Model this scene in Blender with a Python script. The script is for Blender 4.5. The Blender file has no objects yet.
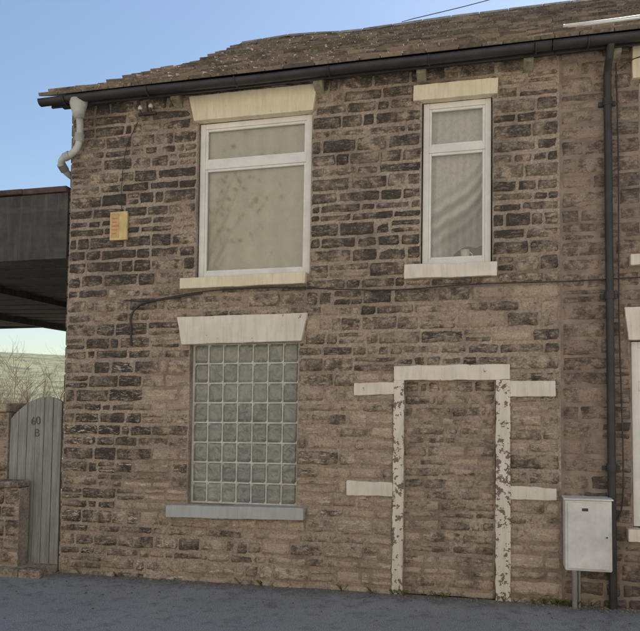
import bpy, math, random
from mathutils import Vector, noise, Euler
random.seed(7)
rnd=random.random
def U(a,b): return a+(b-a)*rnd()
GZ=0.1
scene=bpy.context.scene
scene.view_settings.view_transform='Standard'
scene.view_settings.look='None'
scene.view_settings.exposure=0
# ------------------------------------------------------------ node helpers
def newmat(name):
    m=bpy.data.materials.new(name); m.use_nodes=True
    nt=m.node_tree; b=nt.nodes['Principled BSDF']
    return m,nt,b
def node(nt,t,ins=None,**props):
    n=nt.nodes.new(t)
    for k,v in props.items(): setattr(n,k,v)
    if ins:
        for k,v in ins.items(): put(nt,n.inputs[k],v)
    return n
def put(nt,sock,v):
    if isinstance(v,bpy.types.NodeSocket): nt.links.new(v,sock)
    elif isinstance(v,(tuple,list)) and len(v)==3 and sock.type=='RGBA': sock.default_value=(*v,1)
    else: sock.default_value=v
def coord(nt): return node(nt,'ShaderNodeTexCoord').outputs['Object']
def noi(nt,scale,detail=4,rough=0.6,vec=None,stretch=None,dist=0):
    v=vec or coord(nt)
    detail=min(detail,3)
    if stretch:
        v=node(nt,'ShaderNodeMapping',{'Vector':v,'Scale':stretch}).outputs[0]
    return node(nt,'ShaderNodeTexNoise',{'Vector':v,'Scale':scale,'Detail':detail,'Roughness':rough,'Distortion':dist}).outputs[0]
def ramp(nt,fac,stops):
    n=node(nt,'ShaderNodeValToRGB'); put(nt,n.inputs[0],fac)
    e=n.color_ramp.elements
    while len(e)<len(stops): e.new(0.5)
    for el,(p,c) in zip(e,stops):
        el.position=p
        el.color=(c,c,c,1) if not isinstance(c,(tuple,list)) else (*c,1)
    return n.outputs[0]
def mix(nt,f,a,b,mode='MIX'):
    n=node(nt,'ShaderNodeMix',data_type='RGBA',blend_type=mode)
    put(nt,n.inputs[0],f); put(nt,n.inputs[6],a); put(nt,n.inputs[7],b)
    return n.outputs[2]
def mth(nt,op,a,b=0.0,clamp=False):
    n=node(nt,'ShaderNodeMath',operation=op,use_clamp=clamp)
    put(nt,n.inputs[0],a); put(nt,n.inputs[1],b); return n.outputs[0]
def bump(nt,b,h,strength=0.5,dist=0.01):
    n=node(nt,'ShaderNodeBump',{'Height':h,'Strength':strength,'Distance':dist})
    nt.links.new(n.outputs[0],b.inputs['Normal'])
# ------------------------------------------------------------ materials
def stone_mat(name,tanA,tanB,soot,pale):
    m,nt,b=newmat(name)
    a=node(nt,'ShaderNodeAttribute',attribute_name='Col')
    s=node(nt,'ShaderNodeSeparateColor',{'Color':a.outputs['Color']})
    R,G,B=s.outputs[0],s.outputs[1],s.outputs[2]
    v=coord(nt)
    n1=noi(nt,9,3,0.75,v); n2=noi(nt,70,2,0.7,v); n3=noi(nt,1.6,2,0.6,v)
    n4=noi(nt,26,3,0.75,v,stretch=(0.5,1,1.8))
    tan=mix(nt,G,tanA,tanB)
    tan=mix(nt,ramp(nt,n2,[(0.35,0),(0.7,0.5)]),tan,tuple(x*0.5 for x in tanB))
    f=mth(nt,'ADD',R,mth(nt,'MULTIPLY',mth(nt,'SUBTRACT',n1,0.5),2.4))
    f=mth(nt,'ADD',f,mth(nt,'MULTIPLY',mth(nt,'SUBTRACT',n3,0.5),1.5))
    f=mth(nt,'ADD',f,mth(nt,'MULTIPLY',mth(nt,'SUBTRACT',n4,0.5),1.9))
    f=ramp(nt,f,[(0.22,0),(0.55,0.58),(0.92,0.95)])
    c=mix(nt,f,tan,soot)
    pf=mth(nt,'MULTIPLY',ramp(nt,n4,[(0.50,0),(0.66,1)]),B)
    c=mix(nt,pf,c,pale)
    nt.links.new(c,b.inputs['Base Color'])
    b.inputs['Roughness'].default_value=0.95
    b.inputs['Specular IOR Level'].default_value=0.25
    h=mth(nt,'ADD',mth(nt,'MULTIPLY',n4,0.9),mth(nt,'MULTIPLY',n2,0.5))
    bump(nt,b,h,1.0,0.014)
    return m
M_stone=stone_mat('gritstone',(0.60,0.46,0.335),(0.43,0.33,0.25),(0.055,0.046,0.041),(0.70,0.59,0.46))
M_stone2=stone_mat('gritstone_neighbour',(0.44,0.33,0.25),(0.34,0.25,0.195),(0.075,0.058,0.05),(0.50,0.41,0.33))
def mortar_mat():
    m,nt,b=newmat('lime_mortar')
    v=coord(nt)
    n1=noi(nt,1.5,3,0.75,v); n2=noi(nt,40,3,0.7,v)
    c=ramp(nt,n1,[(0.3,(0.22,0.165,0.13)),(0.5,(0.45,0.355,0.275)),(0.72,(0.60,0.485,0.385))])
    c=mix(nt,ramp(nt,n2,[(0.35,0.6),(0.6,0)]),c,(0.14,0.105,0.085))
    nt.links.new(c,b.inputs['Base Color']); b.inputs['Roughness'].default_value=0.95
    bump(nt,b,n2,0.8,0.012); return m
M_mortar=mortar_mat()
def paint_mat(name,col,under,flake=0.62,dirt=0.35):
    m,nt,b=newmat(name)
    v=coord(nt)
    n1=noi(nt,14,3,0.8,v); n2=noi(nt,3.5,3,0.6,v); n3=noi(nt,60,2,0.6,v)
    st=noi(nt,7,3,0.7,v,stretch=(3.0,1,0.35))
    c=mix(nt,ramp(nt,st,[(0.45,0),(0.8,dirt)]),col,tuple(x*0.45 for x in col))
    c=mix(nt,ramp(nt,n2,[(0.4,0),(0.75,dirt*0.8)]),c,tuple(x*0.6 for x in (col[0],col[1]*0.95,col[2]*0.80)))
    fl=ramp(nt,n1,[(flake,0),(flake+0.02,1)])
    c=mix(nt,fl,c,under)
    nt.links.new(c,b.inputs['Base Color']); b.inputs['Roughness'].default_value=0.75
    h=mth(nt,'SUBTRACT',mth(nt,'MULTIPLY',n3,0.25),fl)
    bump(nt,b,h,0.5,0.006); return m
M_cream=paint_mat('cream_masonry_paint',(0.87,0.76,0.55),(0.30,0.22,0.15),0.72,0.4)
M_white=paint_mat('white_masonry_paint',(0.86,0.78,0.66),(0.33,0.26,0.19),0.68,0.45)
M_flaky=paint_mat('flaking_masonry_paint',(0.83,0.75,0.62),(0.22,0.165,0.13),0.555,0.45)
M_sill=paint_mat('grey_sill_paint',(0.52,0.52,0.50),(0.2,0.17,0.14),0.68,0.35)
def simple(name,col,rough=0.5,var=0.25,scale=8,metal=0,bumps=0.2):
    m,nt,b=newmat(name)
    n=noi(nt,scale,3,0.65)
    c=mix(nt,ramp(nt,n,[(0.35,0),(0.7,1)]),tuple(min(0.9,x*(1+var)) for x in col),tuple(x*(1-var) for x in col))
    nt.links.new(c,b.inputs['Base Color']); b.inputs['Roughness'].default_value=rough
    b.inputs['Metallic'].default_value=metal
    if bumps: bump(nt,b,noi(nt,scale*6,2,0.6),bumps,0.003)
    return m
M_upvc=simple('white_upvc',(0.82,0.79,0.73),0.4,0.08,5,0,0.03)
M_black=simple('black_gutter_paint',(0.035,0.031,0.03),0.5,0.3,6)
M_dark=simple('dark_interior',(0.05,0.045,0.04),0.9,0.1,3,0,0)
M_grey=simple('grey_plastic_pipe',(0.52,0.51,0.47),0.5,0.2,6)
M_cable=simple('cable_sheath',(0.05,0.04,0.038),0.6,0.3,10)
M_wcable=simple('white_cable_sheath',(0.7,0.69,0.66),0.5,0.1,10)
M_meter=simple('meter_box_plastic',(0.72,0.70,0.65),0.5,0.16,5)
M_corbel=simple('weathered_timber',(0.27,0.25,0.17),0.9,0.4,12)
M_orange=simple('orange_sign_plastic',(0.60,0.36,0.17),0.6,0.15,12)
M_red=simple('red_sign_print',(0.50,0.22,0.12),0.5,0.1,6)
M_yel=simple('yellow_sign_print',(0.66,0.50,0.22),0.6,0.15,12)
M_mug=simple('ceramic',(0.80,0.76,0.68),0.3,0.05,5)
M_rust=simple('rusty_sheet',(0.085,0.055,0.045),0.9,0.6,7)
M_twig=simple('twig_bark',(0.36,0.29,0.19),0.9,0.3,3,0,0)
def wood_mat():
    m,nt,b=newmat('weathered_gate_timber')
    n=noi(nt,6,3,0.75,stretch=(6,6,0.4)); n2=noi(nt,2,3)
    c=ramp(nt,n,[(0.3,(0.20,0.195,0.17)),(0.7,(0.41,0.405,0.37))])
    c=mix(nt,ramp(nt,n2,[(0.4,0),(0.8,0.6)]),c,(0.20,0.19,0.15))
    nt.links.new(c,b.inputs['Base Color']); b.inputs['Roughness'].default_value=0.85
    bump(nt,b,n,0.5,0.004); return m
M_wood=wood_mat()
def canopy_mat():
    m,nt,b=newmat('canopy_dark_boarding')
    v=coord(nt)
    n=noi(nt,2.5,3,0.7,v); w=noi(nt,8,3,0.65,v,stretch=(0.2,3,1)); st=noi(nt,5,3,0.7,v,stretch=(2.5,1,0.3))
    c=ramp(nt,n,[(0.3,(0.035,0.033,0.031)),(0.7,(0.095,0.085,0.075))])
    c=mix(nt,ramp(nt,w,[(0.5,0),(0.8,0.5)]),c,(0.16,0.125,0.10))
    c=mix(nt,ramp(nt,st,[(0.5,0),(0.72,0.5)]),c,(0.16,0.135,0.11))
    nt.links.new(c,b.inputs['Base Color']); b.inputs['Roughness'].default_value=0.8
    bump(nt,b,w,0.4,0.01); return m
M_canopy=canopy_mat()
def slate_mat():
    m,nt,b=newmat('stone_slate')
    a=node(nt,'ShaderNodeAttribute',attribute_name='Col')
    s=node(nt,'ShaderNodeSeparateColor',{'Color':a.outputs['Color']})
    v=coord(nt)
    n1=noi(nt,6,3,0.75,v); n2=noi(nt,30,3,0.7,v); n3=noi(nt,1.2,2,0.5,v)
    c=mix(nt,s.outputs[0],(0.40,0.30,0.23),(0.13,0.10,0.085))
    c=mix(nt,ramp(nt,n1,[(0.48,0),(0.66,0.8)]),c,(0.07,0.058,0.05))
    c=mix(nt,mth(nt,'MULTIPLY',ramp(nt,n3,[(0.45,0),(0.65,0.7)]),s.outputs[1]),c,(0.17,0.165,0.075))
    c=mix(nt,mth(nt,'MULTIPLY',ramp(nt,n2,[(0.5,0),(0.7,0.8)]),s.outputs[2]),c,(0.50,0.43,0.34))
    nt.links.new(c,b.inputs['Base Color']); b.inputs['Roughness'].default_value=0.85
    bump(nt,b,n1,0.3,0.006); return m
M_slate=slate_mat()
def ground_mat():
    m,nt,b=newmat('asphalt')
    v=coord(nt)
    n1=noi(nt,0.9,3,0.7,v); n2=noi(nt,110,2,0.7,v); n3=noi(nt,7,3,0.75,v)
    c=ramp(nt,n1,[(0.3,(0.24,0.242,0.24)),(0.6,(0.33,0.33,0.325)),(0.8,(0.40,0.396,0.385))])
    c=mix(nt,ramp(nt,n2,[(0.45,0),(0.62,0.8)]),c,(0.47,0.46,0.44))
    c=mix(nt,ramp(nt,n2,[(0.36,0.7),(0.46,0)]),c,(0.08,0.08,0.08))
    c=mix(nt,ramp(nt,n3,[(0.5,0),(0.72,0.6)]),c,(0.12,0.12,0.118))
    sp=node(nt,'ShaderNodeSeparateXYZ',{0:v})
    near=mth(nt,'ADD',sp.outputs[1],mth(nt,'MULTIPLY',mth(nt,'SUBTRACT',n3,0.5),0.5))
    c=mix(nt,mth(nt,'MULTIPLY',ramp(nt,mth(nt,'ADD',near,0.30,),[(0.0,0),(0.28,1)]),0.7),c,(0.16,0.135,0.10))
    far=ramp(nt,mth(nt,'DIVIDE',node(nt,'ShaderNodeVectorMath',{0:v},operation='LENGTH').outputs['Value'],100.0),[(0.2,0),(0.3,1)])
    c=mix(nt,far,c,(0.16,0.16,0.07))
    nt.links.new(c,b.inputs['Base Color']); b.inputs['Roughness'].default_value=0.9
    bump(nt,b,mth(nt,'ADD',mth(nt,'MULTIPLY',n2,0.6),n3),0.9,0.014); return m
M_ground=ground_mat()
def hill_mat():
    m,nt,b=newmat('hill_pasture')
    v=coord(nt)
    n=noi(nt,0.02,3,0.7,v); n2=noi(nt,0.12,3,0.7,v)
    c=ramp(nt,n,[(0.35,(0.20,0.23,0.11)),(0.55,(0.32,0.31,0.18)),(0.7,(0.17,0.18,0.10))])
    c=mix(nt,ramp(nt,n2,[(0.48,0),(0.58,0.8)]),c,(0.11,0.11,0.07))
    nt.links.new(c,b.inputs['Base Color']); b.inputs['Roughness'].default_value=1; return m
M_hill=hill_mat()
def leaf_mat():
    m,nt,b=newmat('leaf')
    n=noi(nt,0.8,3)
    c=ramp(nt,n,[(0.3,(0.10,0.11,0.035)),(0.7,(0.22,0.20,0.07))])
    nt.links.new(c,b.inputs['Base Color']); b.inputs['Roughness'].default_value=0.7; return m
M_leaf=leaf_mat()
def glass_mat():
    m=bpy.data.materials.new('window_glass'); m.use_nodes=True; nt=m.node_tree
    nt.nodes.clear()
    o=node(nt,'ShaderNodeOutputMaterial')
    t=node(nt,'ShaderNodeBsdfTransparent',{'Color':(0.90,0.92,0.90)})
    g=node(nt,'ShaderNodeBsdfGlossy',{'Color':(1,1,1),'Roughness':0.04})
    bp=node(nt,'ShaderNodeBump',{'Height':noi(nt,2,2,0.5),'Strength':0.06,'Distance':0.02})
    nt.links.new(bp.outputs[0],g.inputs['Normal'])
    f=node(nt,'ShaderNodeFresnel',{'IOR':1.5})
    f2=mth(nt,'ADD',mth(nt,'MULTIPLY',f.outputs[0],1.6),0.05,True)
    mx=node(nt,'ShaderNodeMixShader'); put(nt,mx.inputs[0],f2)
    nt.links.new(t.outputs[0],mx.inputs[1]); nt.links.new(g.outputs[0],mx.inputs[2])
    nt.links.new(mx.outputs[0],o.inputs[0]); return m
M_glass=glass_mat()
def block_mat():
    m,nt,b=newmat('glass_block')
    a=node(nt,'ShaderNodeAttribute',attribute_name='Col')
    s=node(nt,'ShaderNodeSeparateColor',{'Color':a.outputs['Color']})
    n=noi(nt,14,3,0.5,dist=1.0); n2=noi(nt,1.6,3)
    c=mix(nt,s.outputs[0],(0.18,0.18,0.155),(0.28,0.275,0.235))
    c=mix(nt,ramp(nt,n,[(0.42,0),(0.6,0.6)]),c,(0.40,0.38,0.33))
    c=mix(nt,ramp(nt,n2,[(0.4,0),(0.7,0.5)]),c,(0.15,0.155,0.14))
    nt.links.new(c,b.inputs['Base Color']); b.inputs['Roughness'].default_value=0.2
    b.inputs['Specular IOR Level'].default_value=0.6
    bump(nt,b,n,0.6,0.02); return m
M_block=block_mat()
M_grout=simple('block_grout',(0.66,0.63,0.56),0.8,0.15,10)
def curtain_mat(name,a,bb,scale):
    m,nt,b=newmat(name)
    v=coord(nt)
    n=noi(nt,scale,3,0.6,v,dist=0.6); n2=noi(nt,2,3,0.6,v)
    c=mix(nt,ramp(nt,n,[(0.48,0),(0.62,1)]),a,bb)
    c=mix(nt,ramp(nt,n2,[(0.35,0),(0.75,0.4)]),c,tuple(x*0.78 for x in a))
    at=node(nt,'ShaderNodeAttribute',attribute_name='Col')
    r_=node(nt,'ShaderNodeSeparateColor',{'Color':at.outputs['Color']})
    c=mix(nt,mth(nt,'MULTIPLY',r_.outputs[0],1.0,True),c,(0.15,0.145,0.135))  # vertex colour darkens the cloth as painted fold shade
    nt.links.new(c,b.inputs['Base Color']); b.inputs['Roughness'].default_value=0.95
    return m
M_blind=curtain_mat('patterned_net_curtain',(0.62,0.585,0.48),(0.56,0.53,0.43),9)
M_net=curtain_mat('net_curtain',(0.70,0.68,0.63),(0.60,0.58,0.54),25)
M_ref=simple('bounce_render',(0.82,0.75,0.64),0.9,0.08,0.5,0,0)  # pale wall colour of the houses added for bounce light
# ------------------------------------------------------------ geometry helpers
class MB:
    def __init__(s): s.v=[];s.f=[];s.c=[]
    def add(s,vs,fs,col=(0,0,0)):
        o=len(s.v); s.v+=list(vs); s.f+=[tuple(i+o for i in f) for f in fs]
        s.c+=[(*col,1)]*len(vs)
    def box(s,x0,x1,y0,y1,z0,z1,col=(0,0,0)):
        s.add([(x0,y0,z0),(x1,y0,z0),(x1,y1,z0),(x0,y1,z0),(x0,y0,z1),(x1,y0,z1),(x1,y1,z1),(x0,y1,z1)],
              [(0,3,2,1),(4,5,6,7),(0,1,5,4),(1,2,6,5),(2,3,7,6),(3,0,4,7)],col)
    def tube(s,pts,radii,n=8,cap=True,col=(0,0,0)):
        pts=[Vector(p) for p in pts]
        if not isinstance(radii,(list,tuple)): radii=[radii]*len(pts)
        rings=[]
        up=Vector((0,0,1))
        for i,p in enumerate(pts):
            d=(pts[min(i+1,len(pts)-1)]-pts[max(i-1,0)]).normalized()
            a=d.cross(up)
            if a.length<0.05: a=d.cross(Vector((0,1,0)))
            a.normalize(); b=d.cross(a)
            rings+= [tuple(p+(a*math.cos(t)+b*math.sin(t))*radii[i]) for t in [2*math.pi*k/n for k in range(n)]]
        fs=[]
        for i in range(len(pts)-1):
            for k in range(n):
                fs.append((i*n+k,i*n+(k+1)%n,(i+1)*n+(k+1)%n,(i+1)*n+k))
        if cap: fs+= [tuple(range(n)),tuple(range((len(pts)-1)*n,len(pts)*n))]
        s.add(rings,fs,col)
    def obj(s,name,mat,parent=None,bevel=0,smooth=False,seg=2):
        me=bpy.data.meshes.new(name); me.from_pydata(s.v,[],s.f); me.update()
        a=me.color_attributes.new('Col','FLOAT_COLOR','POINT')
        a.data.foreach_set('color',[x for c in s.c for x in c])
        me.materials.append(mat)
        if smooth:
            me.polygons.foreach_set('use_smooth',[True]*len(me.polygons))
        o=bpy.data.objects.new(name,me); scene.collection.objects.link(o)
        if parent: o.parent=parent
        if bevel:
            m=o.modifiers.new('bevel','BEVEL'); m.width=bevel; m.segments=seg; m.limit_method='ANGLE'; m.angle_limit=0.6
        return o
def empty(name):
    e=bpy.data.objects.new(name,None); scene.collection.objects.link(e); return e
def spline(pts,sub=8):
    P=[Vector(p) for p in pts]; out=[]
    for i in range(len(P)-1):
        p0=P[max(i-1,0)];p1=P[i];p2=P[i+1];p3=P[min(i+2,len(P)-1)]
        for k in range(sub):
            t=k/sub
            out.append(0.5*((2*p1)+(p2-p0)*t+(2*p0-5*p1+4*p2-p3)*t*t+(-p0+3*p1-3*p2+p3)*t**3))
    return out+[P[-1]]
def slab(name,poly,y0,y1,mat,parent,wob=0.004,bevel=0.006,step=0.03,seed=0):
    """irregular-edged dressed stone: polygon in x,z (counter-clockwise seen from the street)"""
    out=[]
    n=len(poly)
    for i in range(n):
        a=Vector(poly[i]); b=Vector(poly[(i+1)%n]); L=(b-a).length; k=max(1,int(L/step))
        for j in range(k):
            p=a.lerp(b,j/k)
            w=noise.noise_vector(Vector((p.x*5+seed,p.y*5,3.1)))*wob*1.0+noise.noise_vector(Vector((p.x*22+seed,p.y*22,3.1)))*wob*0.8
            out.append((p.x+w.x,p.y+w.z))
    N=len(out)
    vs=[(x,y0+noise.noise(Vector((x*5,z*5,seed)))*0.003,z) for x,z in out]+[(x,y1,z) for x,z in out]
    fs=[tuple(range(N)),tuple(range(2*N-1,N-1,-1))]+[(i,i+N,(i+1)%N+N,(i+1)%N) for i in range(N)]
    mb=MB(); mb.add(vs,fs)
    return mb.obj(name,mat,parent,bevel)
def ss(t):
    t=max(0,min(1,t)); return t*t*(3-2*t)
def stone(mb,x0,x1,z0,z1,prot,col,yb=0.0,jit=0.007,cell=0.02,rough=0.012):
    w=x1-x0;h=z1-z0
    if w<0.03 or h<0.02: return
    nu=max(3,int(w/cell)); nv=max(3,int(h/cell))
    sd=U(0,100); er=min(0.020,h*0.3)
    tx=U(-0.009,0.009);tz=U(-0.009,0.009)
    vs=[]
    for j in range(nv+1):
        for i in range(nu+1):
            u=i/nu; v=j/nv
            x=x0+w*u; z=z0+h*v
            ex=min(u,1-u)*w; ez=min(v,1-v)*h
            e=min(ex,ez)
            if ex<er and ez<er: e=er-math.hypot(er-ex,er-ez)
            prof=math.sqrt(max(0,1-(1-min(1,max(0,e)/er))**2))
            nn=noise.noise(Vector((x*7,z*11,sd)))*1.0+noise.noise(Vector((x*24,z*34,sd)))*0.7
            y=yb+0.010-(prot+0.010+nn*rough+tx*(u*2-1)+tz*(v*2-1))*prof
            jx=noise.noise(Vector((x*12,z*12,sd+7)))*jit; jz=noise.noise(Vector((x*9,z*12,sd+31)))*jit
            vs.append((x+jx*1.6,y,z+jz*1.6))
    fs=[]
    W_=nu+1
    for j in range(nv):
        for i in range(nu):
            a=j*W_+i; fs.append((a,a+1,a+W_+1,a+W_))
    mb.add(vs,fs,col)
def fill(mb,X0,X1,Z0,Z1,ch,lens,rects,colf,gap=0.009,prot=(0.008,0.030),yb=0.0,dvar=0.26,**kw):
    z=Z0
    while z<Z1-0.03:
        h=ch*U(1-dvar,1+dvar); 
        if z+h>Z1-0.04: h=Z1-z
        za,zb=z+gap/2,z+h-gap/2
        br=sorted(set([X0,X1]+[q for r in rects if r[2]<zb and r[3]>za for q in r[:2] if X0<q<X1]))
        segs=[]
        for a,b in zip(br[:-1],br[1:]):
            m=(a+b)/2; lo,hi=za,zb
            for r in rects:
                if r[0]<m<r[1] and r[2]<hi and r[3]>lo:
                    if r[2]<=lo and r[3]>=hi: lo=hi
                    elif r[2]-lo>hi-r[3]: hi=r[2]
                    else: lo=r[3]
            if hi-lo>0.03:
                if segs and abs(segs[-1][1]-a)<1e-6 and segs[-1][2]==lo and segs[-1][3]==hi: segs[-1][1]=b
                else: segs.append([a,b,lo,hi])
        for a,b,lo,hi in segs:
            x=a
            while x<b-0.01:
                l=U(*lens) if rnd()<0.8 else U(lens[0]*0.6,lens[0])
                if x+l>b-lens[0]*0.6: l=b-x
                xa,xb=x+gap/2,x+l-gap/2
                if l>lens[1]*1.1 : l=l/2; xb=x+l-gap/2
                if rnd()<0.10 and hi-lo>0.11:
                    zm=lo+(hi-lo)*U(0.4,0.6)
                    stone(mb,xa,xb,lo,zm-gap/2,U(*prot),colf(x,lo),yb,**kw)
                    stone(mb,xa,xb,zm+gap/2,hi,U(*prot),colf(x,lo),yb,**kw)
                else:
                    stone(mb,xa,xb,lo+U(0,0.008),hi-U(0,0.008),U(*prot),colf(x,lo),yb,**kw)
                x+=l
        z+=h
def sheet_holes(mb,X0,X1,Z0,Z1,holes,y,depth):
    xs=sorted(set([X0,X1]+[q for r in holes for q in r[:2]])); zs=sorted(set([Z0,Z1]+[q for r in holes for q in r[2:]]))
    for a,b in zip(xs[:-1],xs[1:]):
        for c,d in zip(zs[:-1],zs[1:]):
            mx_,mz=(a+b)/2,(c+d)/2
            if any(r[0]<mx_<r[1] and r[2]<mz<r[3] for r in holes): continue
            mb.add([(a,y,c),(b,y,c),(b,y,d),(a,y,d)],[(0,1,2,3)])
    for r in holes:
        a,b,c,d=r; e=y+depth
        mb.add([(a,y,c),(a,e,c),(a,e,d),(a,y,d)],[(0,1,2,3)])
        mb.add([(b,y,c),(b,y,d),(b,e,d),(b,e,c)],[(0,1,2,3)])
        mb.add([(a,y,d),(a,e,d),(b,e,d),(b,y,d)],[(0,1,2,3)])
        mb.add([(a,y,c),(b,y,c),(b,e,c),(a,e,c)],[(0,1,2,3)])
facade=[]   # objects that share the slight lean of the old wall
house=empty('stone_house'); nb=empty('stone_house.001')
SEAM=4.975; XE=8.0; TOP=5.10
# openings
UL=(1.45,2.645,3.10,4.745); UR=(3.72,4.38,3.13,4.735); LL=(1.41,2.55,0.84,2.43)
DR=(3.58,4.415,GZ,2.05)
NU=(5.66,6.6,3.14,4.74); NL=(5.56,6.55,0.77,2.39)
# sooting and colour by place
def colf(x,z):
    d=0.48
    d+=0.30*ss((1.1-x)/0.8)*(0.6+0.4*ss((z-0.3)/1.5))
    d+=0.22*ss((z-2.5)/0.7)
    if 2.6<x<3.75 and z>2.7: d+=0.08
    d-=0.25*ss((2.6-z)/1.2)*ss((x-0.75)/0.6)
    d+=0.22*noise.noise(Vector((x*1.1,z*1.6,5)))+0.26*noise.noise(Vector((x*2.7,z*3.1,15)))
    if abs(x-2.62)<0.28 and z<2.5: d+=0.1
    if x>3.0 and z<2.7: d+=0.10
    d+=U(-0.24,0.24)
    if rnd()<0.10: d-=0.25
    return (max(0,min(1,d)),rnd(),U(0,0.9)*ss((3.4-z)/2.5)+U(0,0.4))
def colf2(x,z):
    d=0.38+0.2*noise.noise(Vector((x*1.4,z*1.4,9)))+U(-0.18,0.18)
    if abs(x-5.38)<0.2: d+=0.2
    return (max(0,min(1,d)),rnd(),U(0,0.5))
rects=[UL,UR,LL,(1.38,2.68,4.75,5.005),(3.645,4.425,4.74,4.875),(1.33,2.62,2.99,3.10),(3.58,4.425,3.01,3.13),
       (1.30,2.61,2.43,2.70),(1.22,2.64,0.72,0.84),
       (3.50,4.53,GZ-0.1,2.185),(3.12,3.5,1.93,2.03),(4.53,4.92,1.91,2.03),(3.06,3.5,0.985,1.10),(4.53,4.925,0.99,1.09)]
mb=MB()
fill(mb,0.0,SEAM-0.008,GZ-0.06,TOP,0.122,(0.15,0.42),rects,colf)
facade.append(mb.obj('wall_stones',M_stone,house,smooth=True))
mb=MB()
fill(mb,SEAM+0.012,XE,GZ-0.06,TOP,0.150,(0.2,0.5),[NU,NL,(5.60,6.7,4.74,5.04),(5.56,6.7,3.04,3.14),(5.52,6.7,2.39,2.675),(5.51,6.7,0.66,0.77)],colf2,gap=0.008,prot=(0.006,0.016),dvar=0.12,rough=0.008)
facade.append(mb.obj('wall_stones_neighbour',M_stone2,nb,smooth=True))
mb=MB()
fill(mb,3.585,4.41,GZ-0.03,2.045,0.092,(0.12,0.38),[],lambda x,z:(max(0,min(1,0.40+U(-.22,.22)+0.25*noise.noise(Vector((x*2,z*2,2))))),rnd(),U(0,0.5)),yb=0.035,prot=(0.008,0.022))
facade.append(mb.obj('door_infill_stones',M_stone,house,smooth=True))
mb=MB(); sheet_holes(mb,0.0,SEAM,GZ-0.2,TOP+0.05,[UL,UR,LL,DR],0.0,0.14)
mb.box(3.585,4.41,0.035,0.1,GZ-0.1,2.049)
# gable and rear walls
RY,RZ,EY,EZ=6.1,8.86,-0.22,5.07
mb.add([(0,0,GZ-.2),(0,12.2,GZ-.2),(0,12.2,5.15),(0,RY,8.75),(0,0,5.15)],[(0,1,2,3,4)])
mb.add([(0,12.2,GZ-.2),(XE,12.2,GZ-.2),(XE,12.2,5.15),(0,12.2,5.15)],[(0,1,2,3)])
facade.append(mb.obj('wall_mortar',M_mortar,house))
mb=MB(); sheet_holes(mb,SEAM,XE,GZ-0.2,TOP+0.05,[NU,NL],0.002,0.14)
mb.add([(XE,0,GZ-.2),(XE,12.2,GZ-.2),(XE,12.2,5.15),(XE,RY,8.75),(XE,0,5.15)],[(4,3,2,1,0)])
facade.append(mb.obj('wall_mortar_neighbour',simple('brown_mortar',(0.26,0.20,0.155),0.95,0.35,6),nb))
# gable quoins visible from the side
mb=MB()
z=GZ
while z<5.0:
    h=U(0.12,0.2); l=U(0.2,0.45)
    mb.box(-0.018-U(0,0.008),0.05,0.006,l,z+0.006,z+h-0.006,colf(0.1,z)); z+=h
mb.obj('quoins',M_stone,house,bevel=0.012)
# ---- dressings
def q(name,poly,mat,par=house,y0=-0.04,y1=0.06,**k):
    o=slab(name,poly,y0,y1,mat,par,seed=len(facade)*3.7,**k); facade.append(o); return o
q('lintel_upper_wide',[(1.425,4.742),(2.66,4.736),(2.69,5.005),(1.368,5.012)],M_cream,y0=-0.045)
q('lintel_upper_narrow',[(3.64,4.73),(4.425,4.725),(4.43,4.877),(3.64,4.883)],M_cream)
q('lintel_lower',[(1.335,2.425),(2.585,2.44),(2.645,2.71),(1.28,2.705)],M_white,y0=-0.05)
q('sill_upper_wide',[(1.315,2.988),(2.62,3.0),(2.625,3.112),(1.315,3.098)],M_cream,y0=-0.07,y1=0.10)
q('sill_upper_narrow',[(3.575,3.005),(4.425,3.0),(4.425,3.13),(3.575,3.14)],M_white,y0=-0.06,y1=0.10)
q('sill_lower',[(1.21,0.712),(2.645,0.735),(2.645,0.85),(1.21,0.832)],M_sill,y0=-0.075,y1=0.10)
q('door_jamb_left',[(3.492,GZ-0.03),(3.592,GZ-0.03),(3.583,2.05),(3.487,2.05)],M_flaky,y0=-0.028,wob=0.006)
q('door_jamb_right',[(4.412,GZ-0.03),(4.545,GZ-0.03),(4.54,2.05),(4.415,2.05)],M_flaky,y0=-0.028,wob=0.006)
q('door_lintel',[(3.485,2.05),(4.54,2.05),(4.54,2.195),(3.485,2.185)],M_white,y0=-0.031,wob=0.006)
q('jamb_band_1',[(3.105,1.915),(3.489,1.92),(3.489,2.035),(3.105,2.03)],M_white,y0=-0.026,wob=0.006)
q('jamb_band_2',[(4.541,1.90),(4.93,1.895),(4.93,2.035),(4.541,2.04)],M_white,y0=-0.026,wob=0.006)
q('jamb_band_3',[(3.05,0.975),(3.489,0.975),(3.489,1.105),(3.05,1.115)],M_white,y0=-0.026,wob=0.006)
q('jamb_band_4',[(4.543,0.985),(4.935,0.985),(4.935,1.095),(4.543,1.10)],M_white,y0=-0.026,wob=0.006)
q('lintel_upper',[(5.60,4.74),(6.7,4.74),(6.7,5.04),(5.60,5.04)],M_cream,nb)
q('sill_upper',[(5.555,3.045),(6.7,3.045),(6.7,3.145),(5.555,3.145)],M_white,nb,y0=-0.06,y1=.10)
q('lintel_lower_neighbour',[(5.535,2.39),(6.68,2.39),(6.73,2.68),(5.505,2.68)],M_white,nb)
q('sill_lower_neighbour',[(5.51,0.665),(6.7,0.665),(6.7,0.77),(5.51,0.77)],M_white,nb,y0=-0.06,y1=.10)
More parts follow.
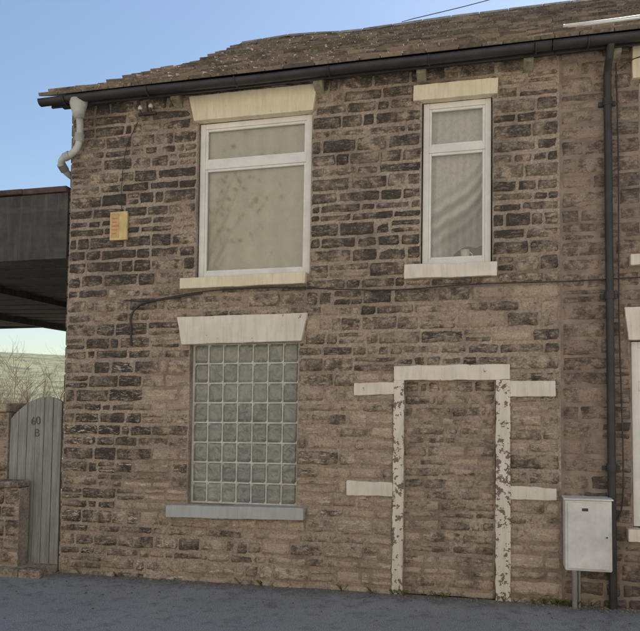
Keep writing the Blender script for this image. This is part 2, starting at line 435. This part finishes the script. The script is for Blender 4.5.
# ---- windows
def window(nm,par,r,transom,fw=0.055,y=0.055):
    a,b,c,d=r
    mb=MB(); D=y+0.06
    a0,b0,c0,d0=a+0.012,b-0.012,c+0.01,d-0.01
    mb.box(a0,a0+fw,y,D,c0,d0); mb.box(b0-fw,b0,y,D,c0,d0)
    mb.box(a0+fw,b0-fw,y+.002,D,c0,c0+fw); mb.box(a0+fw,b0-fw,y+.002,D,d0-fw,d0)
    t0,t1=transom
    mb.box(a0+fw,b0-fw,y+0.001,D,t0,t1)
    s=0.024
    for (z0,z1) in [(t1,d0-fw),(c0+fw,t0)]:
        sy=y+0.012
        mb.box(a0+fw,a0+fw+s,sy,D-.01,z0,z1); mb.box(b0-fw-s,b0-fw,sy,D-.01,z0,z1)
        mb.box(a0+fw+s,b0-fw-s,sy+.002,D-.01,z0,z0+s); mb.box(a0+fw+s,b0-fw-s,sy+.002,D-.01,z1-s,z1)
    facade.append(mb.obj(nm+'_frame',M_upvc,par,bevel=0.004))
    g=MB(); Y=y+0.036; g.add([(a0+fw,Y,c0+fw),(b0-fw,Y,c0+fw),(b0-fw,Y,d0-fw),(a0+fw,Y,d0-fw)],[(0,1,2,3)])
    facade.append(g.obj(nm+'_glass',M_glass,par))
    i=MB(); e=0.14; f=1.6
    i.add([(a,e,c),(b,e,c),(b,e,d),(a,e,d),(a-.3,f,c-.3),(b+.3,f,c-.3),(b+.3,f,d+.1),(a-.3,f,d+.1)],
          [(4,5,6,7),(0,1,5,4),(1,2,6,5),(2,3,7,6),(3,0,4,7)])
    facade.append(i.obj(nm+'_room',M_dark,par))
window('window_upper_wide',house,UL,(4.25,4.335))
window('window_upper_narrow',house,UR,(4.235,4.30))
window('neighbour_window_upper',nb,NU,(4.25,4.33))
window('neighbour_window_lower',nb,NL,(1.95,2.03))
def curtain(nm,par,x0,x1,zt,zb,y,mat,amp=0.012,k=40,nx=90,nz=40):
    mb=MB(); vs=[];fs=[];cc=[]
    for j in range(nz+1):
        for i in range(nx+1):
            u=i/nx; v=j/nz
            x=x0+(x1-x0)*u
            b=zb(u) if callable(zb) else zb
            z=zt+(b-zt)*v
            yy=y+amp*(0.4+0.6*v)*math.sin(x*k+2.5*noise.noise(Vector((x*3,z*1.2,1)))+v*0.6)+0.008*noise.noise(Vector((x*6,z*3,4)))
            # painted fold shading: darkens creases and the single-layer net below the swag
            fold_shade=0.09+0.07*math.sin(x*k*1.7+2*noise.noise(Vector((x*3,z,1))))
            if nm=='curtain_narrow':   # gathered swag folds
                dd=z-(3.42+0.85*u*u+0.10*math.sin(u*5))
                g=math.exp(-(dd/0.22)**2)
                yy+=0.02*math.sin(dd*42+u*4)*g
                fold_shade=fold_shade*(1-g)+g*(0.30-0.45*math.sin(dd*42+u*4))
                if dd<-0.05: fold_shade+=0.6*ss((-dd-0.05)/0.12)*ss((u-0.15)/0.3)
            vs.append((x,yy,z)); cc.append((fold_shade,0,0,1))
    for j in range(nz):
        for i in range(nx):
            a=j*(nx+1)+i; fs.append((a,a+1,a+nx+2,a+nx+1))
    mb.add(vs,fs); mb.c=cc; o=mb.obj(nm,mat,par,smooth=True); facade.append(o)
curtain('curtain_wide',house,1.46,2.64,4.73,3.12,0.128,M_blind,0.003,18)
def zb(u):
    return 3.19+0.13*ss((u-0.35)/0.25)*ss((1.05-u)/0.2)+0.010*math.sin(u*31)
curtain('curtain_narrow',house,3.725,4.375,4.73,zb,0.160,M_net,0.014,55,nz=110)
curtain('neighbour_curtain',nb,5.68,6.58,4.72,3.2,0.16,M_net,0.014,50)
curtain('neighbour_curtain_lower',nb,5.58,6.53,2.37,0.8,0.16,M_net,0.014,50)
# mug standing on the inner sill
mug=empty('mug')
mb=MB(); cx,cy,cz=4.13,0.110,3.196
mb.box(3.75,4.35,0.122,0.30,3.165,3.192)
facade.append(mb.obj('window_board',M_upvc,house,bevel=0.003))
cy=0.145
mb=MB()
prof=[(0.0,0),(0.036,0),(0.041,0.01),(0.044,0.10),(0.040,0.10),(0.036,0.012),(0,0.010)]
N=20; vs=[(cx+r*math.cos(2*math.pi*k/N),cy+0.02+r*math.sin(2*math.pi*k/N),cz+h) for r,h in prof for k in range(N)]
mb.add(vs,[(i*N+k,i*N+(k+1)%N,(i+1)*N+(k+1)%N,(i+1)*N+k) for i in range(len(prof)-1) for k in range(N)])
mb.tube([(cx+0.040+0.028*math.sin(t*math.pi/6),cy+0.02,cz+0.015+0.065*t/6) for t in range(7)],0.006,6)
facade.append(mb.obj('cup',M_mug,mug,smooth=True))
# ---- glass block window
gb=MB(); gr=MB()
nx,nz=7,8; a,b,c,d=LL; a+=0.02;b-=0.015; c+=0.012
bw=(b-a)/nx; bh=(d-c)/nz
gr.box(LL[0],LL[1],0.075,0.12,LL[2],LL[3])
for i in range(nx):
    for j in range(nz):
        x0=a+i*bw+0.006; x1=a+(i+1)*bw-0.006; z0=c+j*bh+0.006; z1=c+(j+1)*bh-0.006
        n=8; vs=[]
        for jj in range(n+1):
            for ii in range(n+1):
                u,v=ii/n,jj/n
                e=min(u,1-u,v,1-v)*2
                p=ss(e/0.28)
                dish=-0.012*math.sin(math.pi*u)*math.sin(math.pi*v)
                vs.append((x0+(x1-x0)*u,0.076-0.018*p-dish*0.9,z0+(z1-z0)*v))
        gb.add(vs,[(q_*(n+1)+w,q_*(n+1)+w+1,(q_+1)*(n+1)+w+1,(q_+1)*(n+1)+w) for q_ in range(n) for w in range(n)],(rnd(),0,0))
facade.append(gb.obj('glass_blocks',M_block,house,smooth=True))
facade.append(gr.obj('glass_block_grout',M_grout,house))
gr=MB()
for i in range(nx+1): gr.box(a+i*bw-0.005,a+i*bw+0.005,0.060,0.08,c,d)
for j in range(nz+1): gr.box(a,b,0.0615,0.08,c+j*bh-0.005,c+j*bh+0.005)
facade.append(gr.obj('glass_block_joints',M_grout,house,bevel=0.002))
# ---- roof
L=math.hypot(RY-EY,RZ-EZ); th=math.atan2(RZ-EZ,RY-EY)
def roofpt(x,s,up=0):
    sag=-0.10*math.sin(math.pi*min(1,s/L))+0.05*noise.noise(Vector((x*0.5,s*0.5,2)))*ss(s/1.0)
    if s>L*0.8: sag+=0.06*math.exp(-((x-0.9)/0.7)**2)*(s/L-0.8)*5
    return Vector((x,EY+s*math.cos(th)-up*math.sin(th),EZ+s*math.sin(th)+up*math.cos(th)+sag))
def slates(x0,x1,name,par,jag):
    mb=MB(); s=0;i=0
    while s<L:
        ex=U(0.24,0.28)*(1-0.2*s/L)
        x=x0-(U(0.0,0.16) if jag else 0)-(0 if i%2 else 0.02)
        while x<x1:
            w=U(0.18,0.34)
            if x+w>x1-0.08: w=x1-x+0.01
            t=U(0.032,0.058) if i else 0.035
            l=ex+0.12; s0=s-(U(-0.02,0.03) if i else 0)
            rot=U(-0.010,0.010) if i else 0
            vs=[]
            xa,xb=x+0.004,x+w-0.004
            for X,so in ((xa,rot),(xb,-rot)):
                lf=U(0.022,0.042) if i else 0.03
                vs+=[roofpt(X,s0+so,lf),roofpt(X,s0+so,lf+t),roofpt(X,s0+l,0.0),roofpt(X,s0+l,t*0.6)]
            mb.add([tuple(v) for v in vs],[(0,4,5,1),(1,5,7,3),(2,3,7,6),(0,2,6,4),(0,1,3,2),(4,6,7,5)],(rnd(),rnd(),rnd()))
            x+=w
        s+=ex;i+=1
    return mb.obj(name,M_slate,par)
slates(-0.22,SEAM,'roof_slates',house,True)
slates(SEAM+0.01,XE+0.2,'roof_slates_neighbour',nb,False)
for nm,par,x0,x1 in (('roof_deck',house,-0.12,SEAM),('roof_deck_neighbour',nb,SEAM,XE+0.1)):
    mb=MB(); n=12
    vs=[];
    for k in range(n+1):
        for X in (x0,x1):
            vs.append(tuple(roofpt(X,L*k/n,-0.03)))
    mb.add(vs,[(2*k,2*k+1,2*k+3,2*k+2) for k in range(n)])
    mb.add([(x0,RY,RZ-0.03),(x1,RY,RZ-0.03),(x1,12.4,EZ),(x0,12.4,EZ)],[(0,1,2,3)])
    mb.add([(x0,EY+0.05,EZ-0.03),(x1,EY+0.05,EZ-0.03),(x1,0.02,EZ-0.03),(x0,0.02,EZ-0.03)],[(0,1,2,3)])
    mb.obj(nm,M_dark,par)
mb=MB(); x=-0.25
while x<XE:
    w=U(0.4,0.6); p=roofpt(x,L,0); p2=roofpt(x+w,L,0); h=0.10+U(-.01,.01)
    vs=[]
    for P,X in ((p,x),(p2,x+w-0.01)):
        vs+=[(X,P.y-0.17,P.z-0.03),(X,P.y-0.10,P.z+h*0.5),(X,P.y,P.z+h),(X,P.y+0.12,P.z+h*0.5),(X,P.y+0.2,P.z-0.05)]
    mb.add(vs,[(0,5,6,1),(1,6,7,2),(2,7,8,3),(3,8,9,4),(0,1,2,3,4),(9,8,7,6,5)],(rnd(),rnd(),0)); x+=w
mb.obj('ridge_stones',M_slate,house,bevel=0.01)
# ---- gutter
def gutter(name,par,x0,x1):
    mb=MB(); n=10; r=0.062; cy=-0.235
    prof=[(cy+r*math.cos(t),r*math.sin(t)) for t in [math.pi+math.pi*k/n for k in range(n+1)]]
    prof2=[(cy+(r-0.006)*math.cos(t),(r-0.006)*math.sin(t)) for t in [2*math.pi-math.pi*k/n for k in range(n+1)]]
    P=prof+prof2; N=len(P); K=20
    vs=[]
    for k in range(K+1):
        x=x0+(x1-x0)*k/K
        z=5.045+0.012*noise.noise(Vector((x*0.7,0,0)))
        vs+=[(x,y_,z+z_) for y_,z_ in P]
    fs=[(k*N+i,k*N+(i+1)%N,(k+1)*N+(i+1)%N,(k+1)*N+i) for k in range(K) for i in range(N)]
    fs+=[tuple(range(N)),tuple(range(K*N,K*N+N))]
    mb.add(vs,fs)
    for k in range(int((x1-x0)/0.95)+1):
        X=x0+0.3+k*0.95
        if X<x1: mb.tube([(X,cy+(r+0.006)*math.cos(t),5.045+(r+0.006)*math.sin(t)) for t in [math.pi+math.pi*j/10 for j in range(11)]]+[(X,-0.1,5.06)],0.009,6)
    mb.obj(name,M_black,par,smooth=True)
gutter('gutter',house,-0.24,SEAM-0.03); gutter('gutter_neighbour',nb,SEAM-0.02,XE+0.1)
mb=MB(); mb.box(-0.16,SEAM,-0.165,-0.14,4.985,5.10); mb.obj('fascia',M_black,house,bevel=0.003)
mb=MB(); mb.box(SEAM+.002,XE,-0.165,-0.14,4.985,5.10); mb.obj('fascia_neighbour',M_black,nb,bevel=0.003)
mb=MB()
for X in (1.245,2.72,3.72,4.70,5.45):
    mb.add([(X-0.045,-0.13,5.04),(X-0.045,-0.13,4.96),(X-0.045,0.02,4.90),(X-0.045,0.02,5.04),
            (X+0.045,-0.13,5.04),(X+0.045,-0.13,4.96),(X+0.045,0.02,4.90),(X+0.045,0.02,5.04)],
           [(0,1,2,3),(7,6,5,4),(0,4,5,1),(1,5,6,2),(0,3,7,4)])
facade.append(mb.obj('eaves_corbels',M_corbel,house,bevel=0.008))
# ---- rainwater pipes
dp=empty('gutter_downpipe')
mb=MB()
mb.tube([(0.19,-0.20,5.02),(0.19,-0.20,4.97),(0.185,-0.19,4.91),(0.18,-0.17,4.84)],[0.095,0.09,0.07,0.055],16)
mb.tube(spline([(0.18,-0.17,4.88),(0.17,-0.13,4.78),(0.15,-0.10,4.66),(0.12,-0.09,4.56),(0.05,-0.09,4.49),(-0.05,-0.085,4.45),(-0.10,-0.04,4.40),(-0.09,0.05,4.34),(-0.05,0.25,4.28),(-0.05,0.55,4.2),(-0.05,0.62,4.0),(-0.05,0.62,2.0),(-0.05,0.62,0.2)],6),0.036,14)
mb.tube([(0.155,-0.105,4.70),(0.14,-0.10,4.62)],0.052,14); mb.tube([(0.03,-0.09,4.482),(-0.035,-0.087,4.458)],0.046,14)
mb.tube([(-0.10,-0.045,4.405),(-0.095,0.02,4.355)],0.048,14)
mb.obj('pipe',M_grey,dp,smooth=True)
dp2=empty('gutter_downpipe.001')
mb=MB(); mb.tube([(5.39,-0.22,5.0),(5.385,-0.16,4.90),(5.382,-0.06,4.80),(5.382,-0.055,GZ)],0.034,14)
for z in (4.5,2.75,1.25): mb.tube([(5.382,-0.055,z),(5.382,-0.055,z+0.07)],0.043,14); mb.box(5.31,5.455,-0.03,0,z+.01,z+.05)
facade.append(mb.obj('pipe',M_black,dp2,smooth=False))
# ---- cables
def wire(nm,par,pts,r,mat,sub=8):
    mb=MB(); mb.tube(spline(pts,sub),r,7); return mb.obj(nm,mat,par,smooth=True)
cab=empty('wall_cable')
cp=[(0.775,-0.03,2.42),(0.765,-0.035,2.60),(0.775,-0.045,2.74),(0.86,-0.045,2.84),(0.98,-0.045,2.875),(1.25,-0.04,2.91),(1.55,-0.04,2.945)]
facade.append(wire('thick_run',cab,cp,0.011,M_cable))
cp=[(0.70,-0.035,2.90),(0.98,-0.05,2.885),(1.55,-0.045,2.955),(2.1,-0.04,2.975),(2.56,-0.04,2.96),(3.0,-0.04,2.925),(3.54,-0.04,2.905),(4.2,-0.04,2.93),(4.98,-0.04,2.925),(5.33,-0.04,2.93),(6.2,-0.04,2.95)]
facade.append(wire('long_run',cab,cp,0.0065,M_cable))
facade.append(wire('vertical_run',cab,[(0.79,-0.03,4.8),(0.66,-0.035,4.5),(0.62,-0.035,4.1),(0.63,-0.035,3.86)],0.004,M_cable))
facade.append(wire('vertical_run_right',cab,[(5.46,-0.035,4.9),(5.47,-0.035,4.0),(5.46,-0.035,2.6),(5.47,-0.035,1.0),(5.30,-0.035,0.85)],0.006,M_cable))
facade.append(wire('drop_right',cab,[(5.50,-0.035,4.85),(5.62,-0.04,4.92),(5.9,-0.05,4.96)],0.006,M_cable))
ib=empty('wall_bracket')
mb=MB(); mb.box(0.80,1.0,-0.05,-0.02,4.86,4.885); mb.tube([(0.84,-0.05,4.87),(0.84,-0.08,4.9),(0.84,-0.08,4.95)],0.008,8); mb.tube([(0.96,-0.05,4.87),(0.96,-0.08,4.9),(0.96,-0.08,4.96)],0.008,8)
mb.tube([(0.90,-0.03,4.88),(0.90,-0.05,5.0)],0.010,8)
facade.append(mb.obj('iron',M_cable,ib))
mb=MB(); mb.tube([(0.96,-0.08,4.91),(0.96,-0.08,4.93),(0.96,-0.08,4.96)],[0.02,0.026,0.012],10); mb.tube([(0.84,-0.08,4.90),(0.84,-0.08,4.92),(0.84,-0.08,4.95)],[0.02,0.026,0.012],10)
facade.append(mb.obj('insulators',M_wcable,ib,smooth=True))
rc=empty('roof_cable')
pts=[tuple(roofpt(x,s,0.12)) for x,s in ((5.05,0.05),(5.3,0.10),(5.6,0.28),(5.95,0.55),(6.5,0.9),(7.5,1.4))]
wire('white_run',rc,pts,0.014,M_wcable)
pts=[tuple(roofpt(x,s,0.11)) for x,s in ((5.1,0.12),(5.4,0.06),(5.8,0.2),(6.5,0.3),(7.5,0.5))]
wire('white_run_2',rc,pts,0.010,M_wcable)
tw=empty('telephone_wire')
wire('line',tw,[(2.9,RY,RZ+0.12),(6,7.5,10.3),(12,10.5,13.8)],0.008,M_cable)
# ---- small sign box
sg=empty('wall_sign')
mb=MB(); mb.box(0.50,0.70,-0.045,-0.012,3.535,3.84); facade.append(mb.obj('case',M_yel,sg,bevel=0.006))
mb=MB(); mb.box(0.515,0.61,-0.048,-0.04,3.56,3.815); facade.append(mb.obj('panel',M_orange,sg,bevel=0.002))
mb=MB()
for k in range(5): mb.box(0.53,0.53+0.05+0.012*(k%3),-0.0495,-0.04,3.60+k*0.04,3.612+k*0.04)
facade.append(mb.obj('lettering',M_red,sg))
# ---- meter box
mt=empty('meter_box')
mb=MB(); mb.box(4.985,5.36,-0.19,0.0,0.43,1.02); facade.append(mb.obj('case',M_meter,mt,bevel=0.012))
mb=MB(); mb.box(5.005,5.34,-0.203,-0.18,0.45,1.0); facade.append(mb.obj('door',M_meter,mt,bevel=0.006))
mb=MB(); mb.box(4.975,5.37,-0.21,0.0,1.021,1.035); mb.tube([(5.315,-0.2,0.72),(5.315,-0.212,0.72)],0.014,12); facade.append(mb.obj('hood',M_meter,mt,bevel=0.004))
mb=MB(); mb.tube([(5.315,-0.21,0.72),(5.315,-0.215,0.72)],0.007,10); mb.box(5.12,5.17,-0.2045,-0.2,0.93,0.955); facade.append(mb.obj('lock_and_label',M_cable,mt))
mb=MB(); mb.tube([(5.07,-0.10,0.44),(5.07,-0.10,GZ-0.02)],0.022,12); mb.tube([(5.11,-0.07,0.44),(5.11,-0.07,GZ-0.02)],0.012,10); facade.append(mb.obj('supply_pipe',M_grey,mt,smooth=True))
# ---- lean of the old wall
for o in facade:
    for v in o.data.vertices:
        k=ss((v.co.x-1.0)/2.4)
        v.co.x+=0.022*(v.co.z-2.5)*k
# ---- canopy
can=empty('carport_canopy')
mb=MB()
def zu(x,y): return 3.40-0.012*(x+0.05) + (-0.03+0.05*(-x-0.1)*0.12)*y*0.3
N=24
x0,x1,y0,y1=-9.0,-0.03,0.05,6.9
for k in range(N):
    ya,yb_=y0+(y1-y0)*k/N,y0+(y1-y0)*(k+1)/N-0.008
    d=0.012*(k%2)
    mb.add([(x0,ya,zu(x0,ya)+d),(x1,ya,zu(x1,ya)+d),(x1,yb_,zu(x1,yb_)+d),(x0,yb_,zu(x0,yb_)+d),
            (x0,ya,zu(x0,ya)+0.1),(x1,ya,zu(x1,ya)+0.1),(x1,yb_,zu(x1,yb_)+0.1),(x0,yb_,zu(x0,yb_)+0.1)],
           [(0,3,2,1),(4,5,6,7),(0,1,5,4),(1,2,6,5),(2,3,7,6),(3,0,4,7)])
mb.box(x0,x1,y0-0.06,y0+0.02,3.38,4.10); mb.box(x0,x1,y1-0.02,y1+0.05,3.45,4.1)
mb.box(x0,x1,y0,y1,4.02,4.08)
for xx in (-2.2,-4.4,-6.6): mb.box(xx-0.05,xx+0.05,y0+0.03,y1-.03,3.33,3.50)
mb.obj('deck',M_canopy,can,bevel=0.004)
mb=MB(); xx=x0
while xx<x1-0.05:
    w=min(U(0.5,0.9),x1-xx); zz=4.105+U(0,0.012)
    mb.box(xx,xx+w-0.006,y0-0.085,y1,zz,zz+0.05+U(0,0.015)); xx+=w
mb.obj('rusty_capping',M_rust,can,bevel=0.006)
mb=MB()
for xx in (-8.8,-4.6): mb.box(xx-.07,xx+.07,0.1,0.24,GZ,3.4)
mb.obj('posts',M_canopy,can)
# ---- gate
gt=empty('wooden_gate')
mb=MB(); gx0,gx1=-0.66,-0.04; n=6
def zt(x):
    if x<-0.22: return 1.90-0.26*((x+0.22)/0.46)**2
    return 1.90-0.16*((x+0.22)/0.2)**2*0.4
for k in range(n):
    a=gx0+(gx1-gx0)*k/n+0.003; b=gx0+(gx1-gx0)*(k+1)/n-0.003
    dd=U(0,0.006)
    m=4; xs=[a+(b-a)*i/m for i in range(m+1)]
    vs=[(x,0.02-dd,GZ+0.04) for x in xs]+[(x,0.02-dd,zt(x)) for x in xs]+[(x,0.05,GZ+0.04) for x in xs]+[(x,0.05,zt(x)) for x in xs]
    M=m+1; fs=[]
    for i in range(m):
        fs+=[(i,i+1,M+i+1,M+i),(2*M+i,3*M+i,3*M+i+1,2*M+i+1),(M+i,M+i+1,3*M+i+1,3*M+i),(i,2*M+i,2*M+i+1,i+1)]
    fs+=[(0,M,3*M,2*M),(m,2*M+m,3*M+m,M+m)]
    mb.add(vs,fs)
mb.obj('planks',M_wood,gt,bevel=0.003)
mb=MB(); 
for zz in (0.35,1.0,1.62): mb.box(gx0+.02,gx1-.02,0.051,0.085,zz,zz+0.1)
mb.obj('ledges',M_wood,gt,bevel=0.004)
M_num=simple('faded_number_paint',(0.10,0.095,0.085),0.8,0.5,30)
for t,x,z,s,r in (('60',-0.40,1.60,0.12,-0.12),('B',-0.36,1.48,0.12,0.0)):
    cu=bpy.data.curves.new('gate_number','FONT'); cu.body=t; cu.size=s; cu.extrude=0.002
    o=bpy.data.objects.new('gate_number',cu); scene.collection.objects.link(o); o.parent=gt
    o.location=(x,0.0125,z); o.rotation_euler=(math.pi/2,r,0); cu.materials.append(M_num)
# ---- side boundary wall and step
bw_=empty('stone_boundary_wall')
cw=lambda x,z:(max(0,min(1,0.45+U(-.25,.25))),rnd(),U(0,0.5))
mb=MB(); fill(mb,-6,-0.67,GZ-0.05,1.74,0.15,(0.2,0.5),[],cw,yb=-0.0); mb.obj('stones_upper',M_stone,bw_,smooth=True)
mb=MB(); mb.box(-6,-0.67,0.002,0.3,GZ-.1,1.735); mb.box(-6,-0.375,-0.17,-0.01,GZ-.1,0.96); mb.obj('core',M_mortar,bw_)
mb=MB(); fill(mb,-6,-0.37,GZ-0.05,0.97,0.15,(0.2,0.45),[],cw,yb=-0.175); mb.obj('stones_lower',M_stone,bw_,smooth=True)
mb=MB(); x=-6
while x<-0.7:
    w=min(U(0.5,0.8),-0.66-x); mb.box(x,x+w-0.008,-0.05,0.34,1.74,1.83,(0.35,rnd(),0.5)); x+=w
x=-6
while x<-0.4:
    w=min(U(0.4,0.7),-0.365-x); mb.box(x,x+w-0.008,-0.205,-0.012,0.965,1.03,(0.4,rnd(),0.5)); x+=w
mb.obj('coping',M_stone,bw_,bevel=0.015)
st=empty('stone_step')
mb=MB(); x=-3
while x<-0.05:
    w=min(U(0.5,0.8),-0.02-x); mb.box(x,x+w-0.006,-0.30,0.02,GZ-0.05,GZ+0.075,(0.45,rnd(),0.3)); x+=w
mb.obj('slabs',M_stone,st,bevel=0.018)
# ---- ground, hills
mb=MB()
xs=[-1500,-200,-40,-12,-6,-3,0,3,6,9,15,40,200,1500]
vs=[(x,y,GZ) for y in xs for x in xs]; n=len(xs)
mb.add(vs,[(j*n+i,j*n+i+1,(j+1)*n+i+1,(j+1)*n+i) for j in range(n-1) for i in range(n-1)])
mb.obj('ground',M_ground)
mb=MB(); NA,NR=180,14; vs=[]
for j in range(NR+1):
    for i in range(NA):
        a=2*math.pi*i/NA; r=130+ j*38
        h=ss(j/NR)*(34+14*noise.noise(Vector((math.cos(a)*2,math.sin(a)*2,1))))+3*noise.noise(Vector((math.cos(a)*r*.02,math.sin(a)*r*.02,0)))*ss(j/4)
        vs.append((r*math.cos(a),r*math.sin(a),GZ-0.3+h))
mb.add(vs,[(j*NA+i,j*NA+(i+1)%NA,(j+1)*NA+(i+1)%NA,(j+1)*NA+i) for j in range(NR) for i in range(NA)])
mb.obj('hills',M_hill,smooth=True)
# ---- bare shrubs beyond the canopy
def shrub(name,x,y,h,seed,nst=26):
    random.seed(seed); mb=MB()
    def grow(p,d,l,r,lev):
        pts=[p];n=5
        for k in range(n):
            d=(d+Vector((U(-.28,.28),U(-.28,.28),U(-.12,.2)))).normalized(); p=p+d*l/n; pts.append(p)
        mb.tube(pts,[r*(1-0.6*k/n) for k in range(n+1)],4,False)
        if lev>0:
            for k in range(5):
                q_=pts[random.randint(1,n)]
                grow(q_,(d+Vector((U(-1,1),U(-1,1),U(-.3,.8)))).normalized(),l*U(.4,.65),r*0.5,lev-1)
    for k in range(nst):
        grow(Vector((x+U(-.7,.7),y+U(-.7,.7),GZ)),Vector((U(-.5,.5),U(-.5,.5),1)).normalized(),h*U(.45,.75),0.018,3)
    return mb.obj(name,M_twig)
shrub('bare_shrub',-7.4,9.5,3.0,1,16); shrub('bare_shrub.001',-5.6,9.9,2.6,2,16); shrub('bare_shrub.002',-9.2,10.5,3.2,3,13)
random.seed(99)
# ---- debris and weeds at the foot of the wall
mb=MB()
for k in range(1100):
    x=U(-0.3,6.5); y=-abs(random.gauss(0,0.10 if k%4 else 0.5))-0.03; r=U(0.003,0.011)*(1.4 if rnd()<.1 else 1)
    a=U(0,6.28); c,s_=math.cos(a)*r*1.6,math.sin(a)*r*1.6; z=GZ
    mb.add([(x-c,y-s_,z),(x+s_,y-c,z+r*.3),(x+c,y+s_,z),(x-s_,y+c,z+r*.3),(x,y,z+r)],[(0,1,4),(1,2,4),(2,3,4),(3,0,4)])
mb.obj('gravel_litter',simple('litter',(0.20,0.165,0.125),0.9,0.5,20))
mb=MB()
for k in range(40):
    X=random.choice([U(-0.1,5.3),U(3.5,5.3),U(4.6,5.1)]); Y=-U(0.02,0.06)
    for j in range(7):
        a=U(0,6.28); l=U(0.02,0.06); dx,dy=math.cos(a)*l*.7,-abs(math.sin(a))*l*.7; w=0.004
        mb.add([(X-w,Y,GZ),(X+w,Y,GZ),(X+dx+w,Y+dy,GZ+l),(X+dx*1.6,Y+dy*1.6,GZ+l*1.1)],[(0,1,2,3)])
mb.obj('weeds',M_leaf)
# ---- unseen houses added across the street to bounce sun onto the facade, also reflected
op=empty('added_bounce_house')
OY=-9.4; OH=9.2
mb=MB(); mb.box(-22,28,OY-8,OY,GZ-.1,OH); mb.obj('walls',M_ref,op)
mb=MB()
mb.add([(-22.3,OY+.3,OH-.1),(28.3,OY+.3,OH-.1),(28.3,OY-4,OH+2.2),(-22.3,OY-4,OH+2.2),(-22.3,OY-8.3,OH-.1),(28.3,OY-8.3,OH-.1)],[(0,1,2,3),(3,2,5,4),(0,3,4),(1,5,2)])
mb.obj('roof',M_slate,op)
mb=MB()
for k in range(8):
    for z in (1.0,3.9,6.6):
        if not -6<-20.5+k*6.3<0: mb.box(-20.5+k*6.3,-19.5+k*6.3,OY-.02,OY+.03,z,z+1.2)
mb.obj('windows',M_dark,op)
def tree(name,x,y,h,seed):
    random.seed(seed); t=empty(name)
    mb=MB(); mb.tube([(x,y,GZ),(x+.1,y,h*.3),(x-.1,y+.1,h*.6)],[.14,.10,.05],10)
    cl=[]
    for k in range(14):
        e=(x+U(-1.6,1.6),y+U(-0.5,0.5),h*U(.45,1)); cl.append(e)
        mb.tube([(x,y,h*U(.25,.5)),((x+e[0])/2,(y+e[1])/2,e[2]*.8),e],[.05,.03,.01],6)
    mb.obj('trunk',M_twig,t)
    mb=MB()
    for k in range(330):
        c=random.choice(cl); p=Vector(c)+Vector((random.gauss(0,.5),random.gauss(0,.3),random.gauss(0,.4)))
        a=Vector((U(-1,1),U(-1,1),U(-1,1))).normalized()*.08; b=a.orthogonal().normalized()*.05
        mb.add([tuple(p-a),tuple(p+b),tuple(p+a),tuple(p-b)],[(0,1,2,3)])
    mb.obj('foliage',M_leaf,t)
tree('tree',-2.6,-8.5,7.5,11); tree('tree.001',-8,-8.5,7,12)
# ------------------------------------------------------------ light
el,az=math.radians(50),math.radians(30)   # behind the house, to the right
sd=Vector((math.sin(az)*math.cos(el),math.cos(az)*math.cos(el),math.sin(el)))
w=bpy.data.worlds.new('World'); scene.world=w; w.use_nodes=True; nt=w.node_tree
sky=nt.nodes.new('ShaderNodeTexSky'); sky.sky_type='NISHITA'; sky.sun_disc=False
sky.sun_elevation=el; sky.sun_rotation=az; sky.air_density=1.2; sky.dust_density=0.8; sky.ozone_density=1.5
nt.links.new(sky.outputs[0],nt.nodes['Background'].inputs[0]); nt.nodes['Background'].inputs[1].default_value=0.15
sl=bpy.data.lights.new('sun','SUN'); sl.energy=5; sl.angle=math.radians(0.5); sl.color=(1,0.93,0.82)
so=bpy.data.objects.new('sun',sl); scene.collection.objects.link(so); so.rotation_euler=sd.to_track_quat('Z','Y').to_euler()
# ------------------------------------------------------------ camera
cd=bpy.data.cameras.new('camera'); cam=bpy.data.objects.new('camera',cd); scene.collection.objects.link(cam)
cam.location=(4.32,-6.57,1.87); cam.rotation_euler=Euler((math.radians(94.8),0,math.radians(13.35)),'XYZ')
cd.sensor_width=36; cd.lens=39.375; cd.shift_y=0.0398; cd.clip_end=5000
scene.camera=cam
